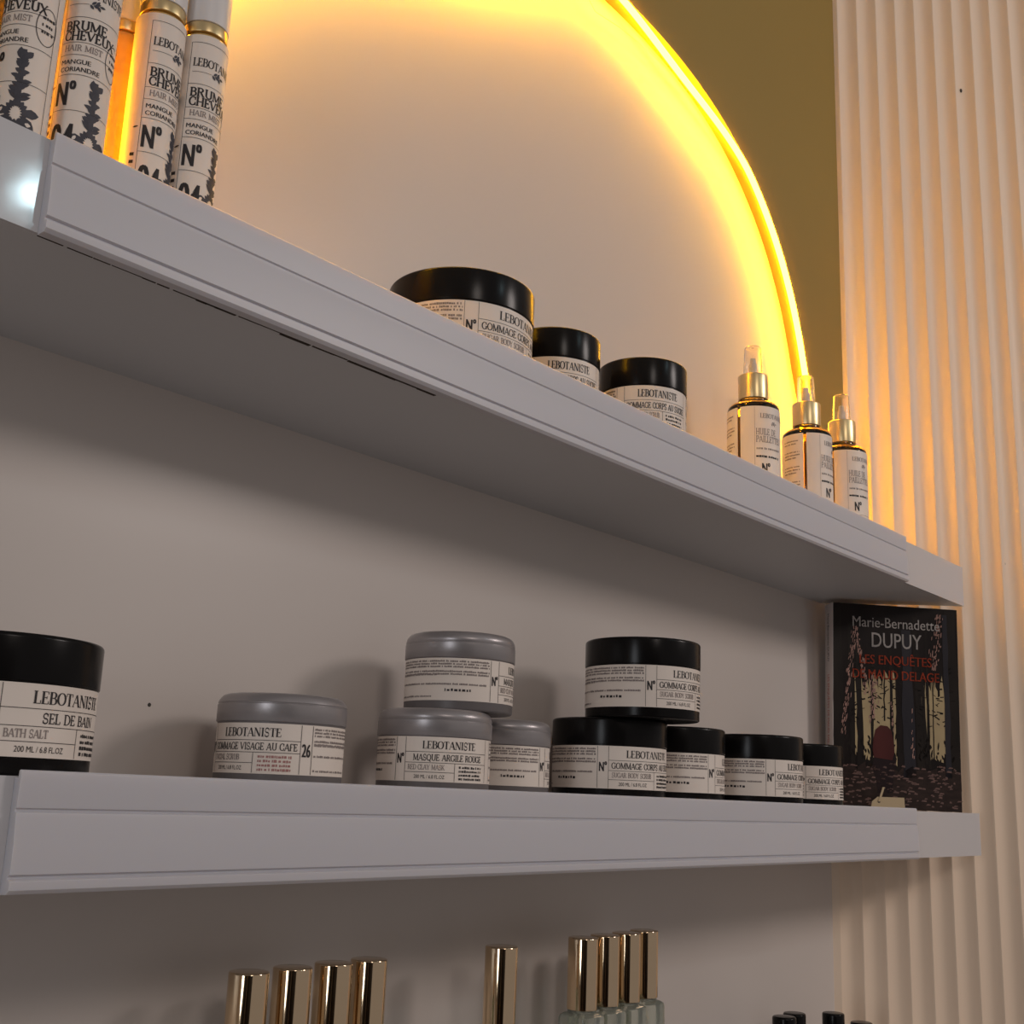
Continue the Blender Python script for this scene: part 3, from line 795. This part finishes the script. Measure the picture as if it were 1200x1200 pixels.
for i in range(90):
    u, v = rnd.uniform(.08, .95), rnd.uniform(.23, .33)
    leaf(k, u, v, rnd.uniform(.4, 2.7), rnd.uniform(.02, .05), .014)
pr(k, 'dark_trees', 'trunk', 2)
k = Ink()
for (u0, u1, v0, v1, w0, w1) in ((.60, .585, .15, .88, .10, .075), (.905, .90, .16, .97, .05, .04)):
    ragged(k, u0, u1, v0, v1, w0, w1)
pr(k, 'blue_trees', 'bluetrunk', 3)
k = Ink()
for (u0, u1, v0, v1, w, n) in ((.07, .165, .34, .87, .040, 110), (.27, .175, .54, .87, .032, 60), (.30, .315, .40, .64, .045, 60), (.80, .85, .68, .97, .05, 70), (.62, .62, .2, .5, .03, 14), (.47, .46, .3, .5, .012, 10)):
    for i in range(n):
        t = rnd.random(); u = u0 + (u1 - u0) * t + rnd.gauss(0, w * .33); v = v0 + (v1 - v0) * t
        l_ = rnd.uniform(.008, .03); q = rnd.uniform(.003, .008)
        k.poly([(u, v), (u + q, v + l_ * .2), (u + q * 1.2 + (u1 - u0) * .03, v + l_), (u + (u1 - u0) * .03, v + l_ * .8)])
pr(k, 'pink_trees', 'pinktrunk', 4)
k = Ink()
for i in range(16):
    a, b = i / 16, (i + 1) / 16
    k.poly([(a, 0), (b, 0), (b, rnd.uniform(.17, .22)), (a, rnd.uniform(.17, .22))])
pr(k, 'undergrowth', 'undergrowth', 3)
k = Ink()
for i in range(170):
    u, v = rnd.uniform(.05, .96), rnd.uniform(.01, .21)
    l_ = rnd.uniform(.01, .05)
    k.poly([(u, v), (u + l_, v + rnd.uniform(-.004, .004)), (u + l_, v + .006), (u + l_ * .3, v + .008)])
pr(k, 'fallen_leaves', 'pinkleaf', 4)
k = Ink(); k.poly([(.315, .24), (.46, .23), (.478, .27), (.47, .33), (.455, .375), (.425, .395), (.37, .398), (.33, .375), (.312, .33), (.305, .28)]); pr(k, 'walking_figure_hair', 'hair', 5)
k = Ink(); k.poly([(.345, .07), (.385, .075), (.40, .10), (.42, .07), (.455, .075), (.47, .16), (.495, .24), (.45, .275), (.39, .285), (.325, .265), (.30, .20), (.325, .14)]); pr(k, 'walking_figure_coat', 'coat', 4)
k = Ink(); k.sans('Marie-Bernadette', .155, .885, .054, width=.70, bold=.008); k.sans('DUPUY', .308, .785, .078, width=.40, bold=.008); pr(k, 'author_lettering', 'whiteprint', 6)
k = Ink(); k.sans('LES ENQUÊTES', .210, .700, .048, width=.575, bold=.02); k.sans('DE MAUD DELAGE', .153, .626, .048, width=.69, bold=.02); pr(k, 'title_lettering', 'redprint', 6)
k = Ink(); k.sans('Marie-Bernadette DUPUY', .009, bh * .95, .0062, width=.055, rot=True)
k.build('spine_author', 'ink', sp, lambda u, v: (-bw - .0009, bt - u, v))
k = Ink(); k.sans('LES ENQUÊTES DE MAUD DELAGE', .009, bh * .64, .0072, width=.088, rot=True)
k.build('spine_title', 'redprint', sp, lambda u, v: (-bw - .0009, bt - u, v))

# small paper tag propped against the foot of the book
tg = empty('price_tag', (BL_.x + bd.x * .055 - .0085, BL_.y + bd.y * .055 - .0085, E0), math.atan2(bd.y, bd.x))
tag(tg, 'small cream paper tag propped at the foot of the book cover', 'tag')
pts = [(-.019, 0), (.019, 0), (.0185, .0135), (-.011, .0135), (-.017, .0085)]
mb = MB(); n = len(pts)
mb.add([(x, 0, z) for x, z in pts] + [(x, .0006, z) for x, z in pts], [tuple(range(n)), tuple(range(2 * n - 1, n - 1, -1))] + [(i, n + i, n + (i + 1) % n, (i + 1) % n) for i in range(n)])
mb.build('paper', 'tag', tg)
h_ = MB().lathe([(.0016, 0), (.0014, .0003)], 12).build('eyelet', 'dirt', tg); h_.rotation_euler = (math.pi / 2, 0, 0); h_.location = (-.0095, 0, .0085)
mb = MB(); a = Vector((-.0095, -.0006, .0085)); b = Vector((-.004, -.0006, .024))
mb.add([(a.x - .0012, a.y, a.z), (a.x + .0012, a.y, a.z), (b.x + .0012, b.y, b.z), (b.x - .0012, b.y, b.z), (a.x - .0012, a.y + .0004, a.z), (a.x + .0012, a.y + .0004, a.z), (b.x + .0012, b.y + .0004, b.z), (b.x - .0012, b.y + .0004, b.z)], [(0, 1, 2, 3), (7, 6, 5, 4), (0, 4, 5, 1), (1, 5, 6, 2), (2, 6, 7, 3), (3, 7, 4, 0)])
mb.build('string', 'tag', tg)
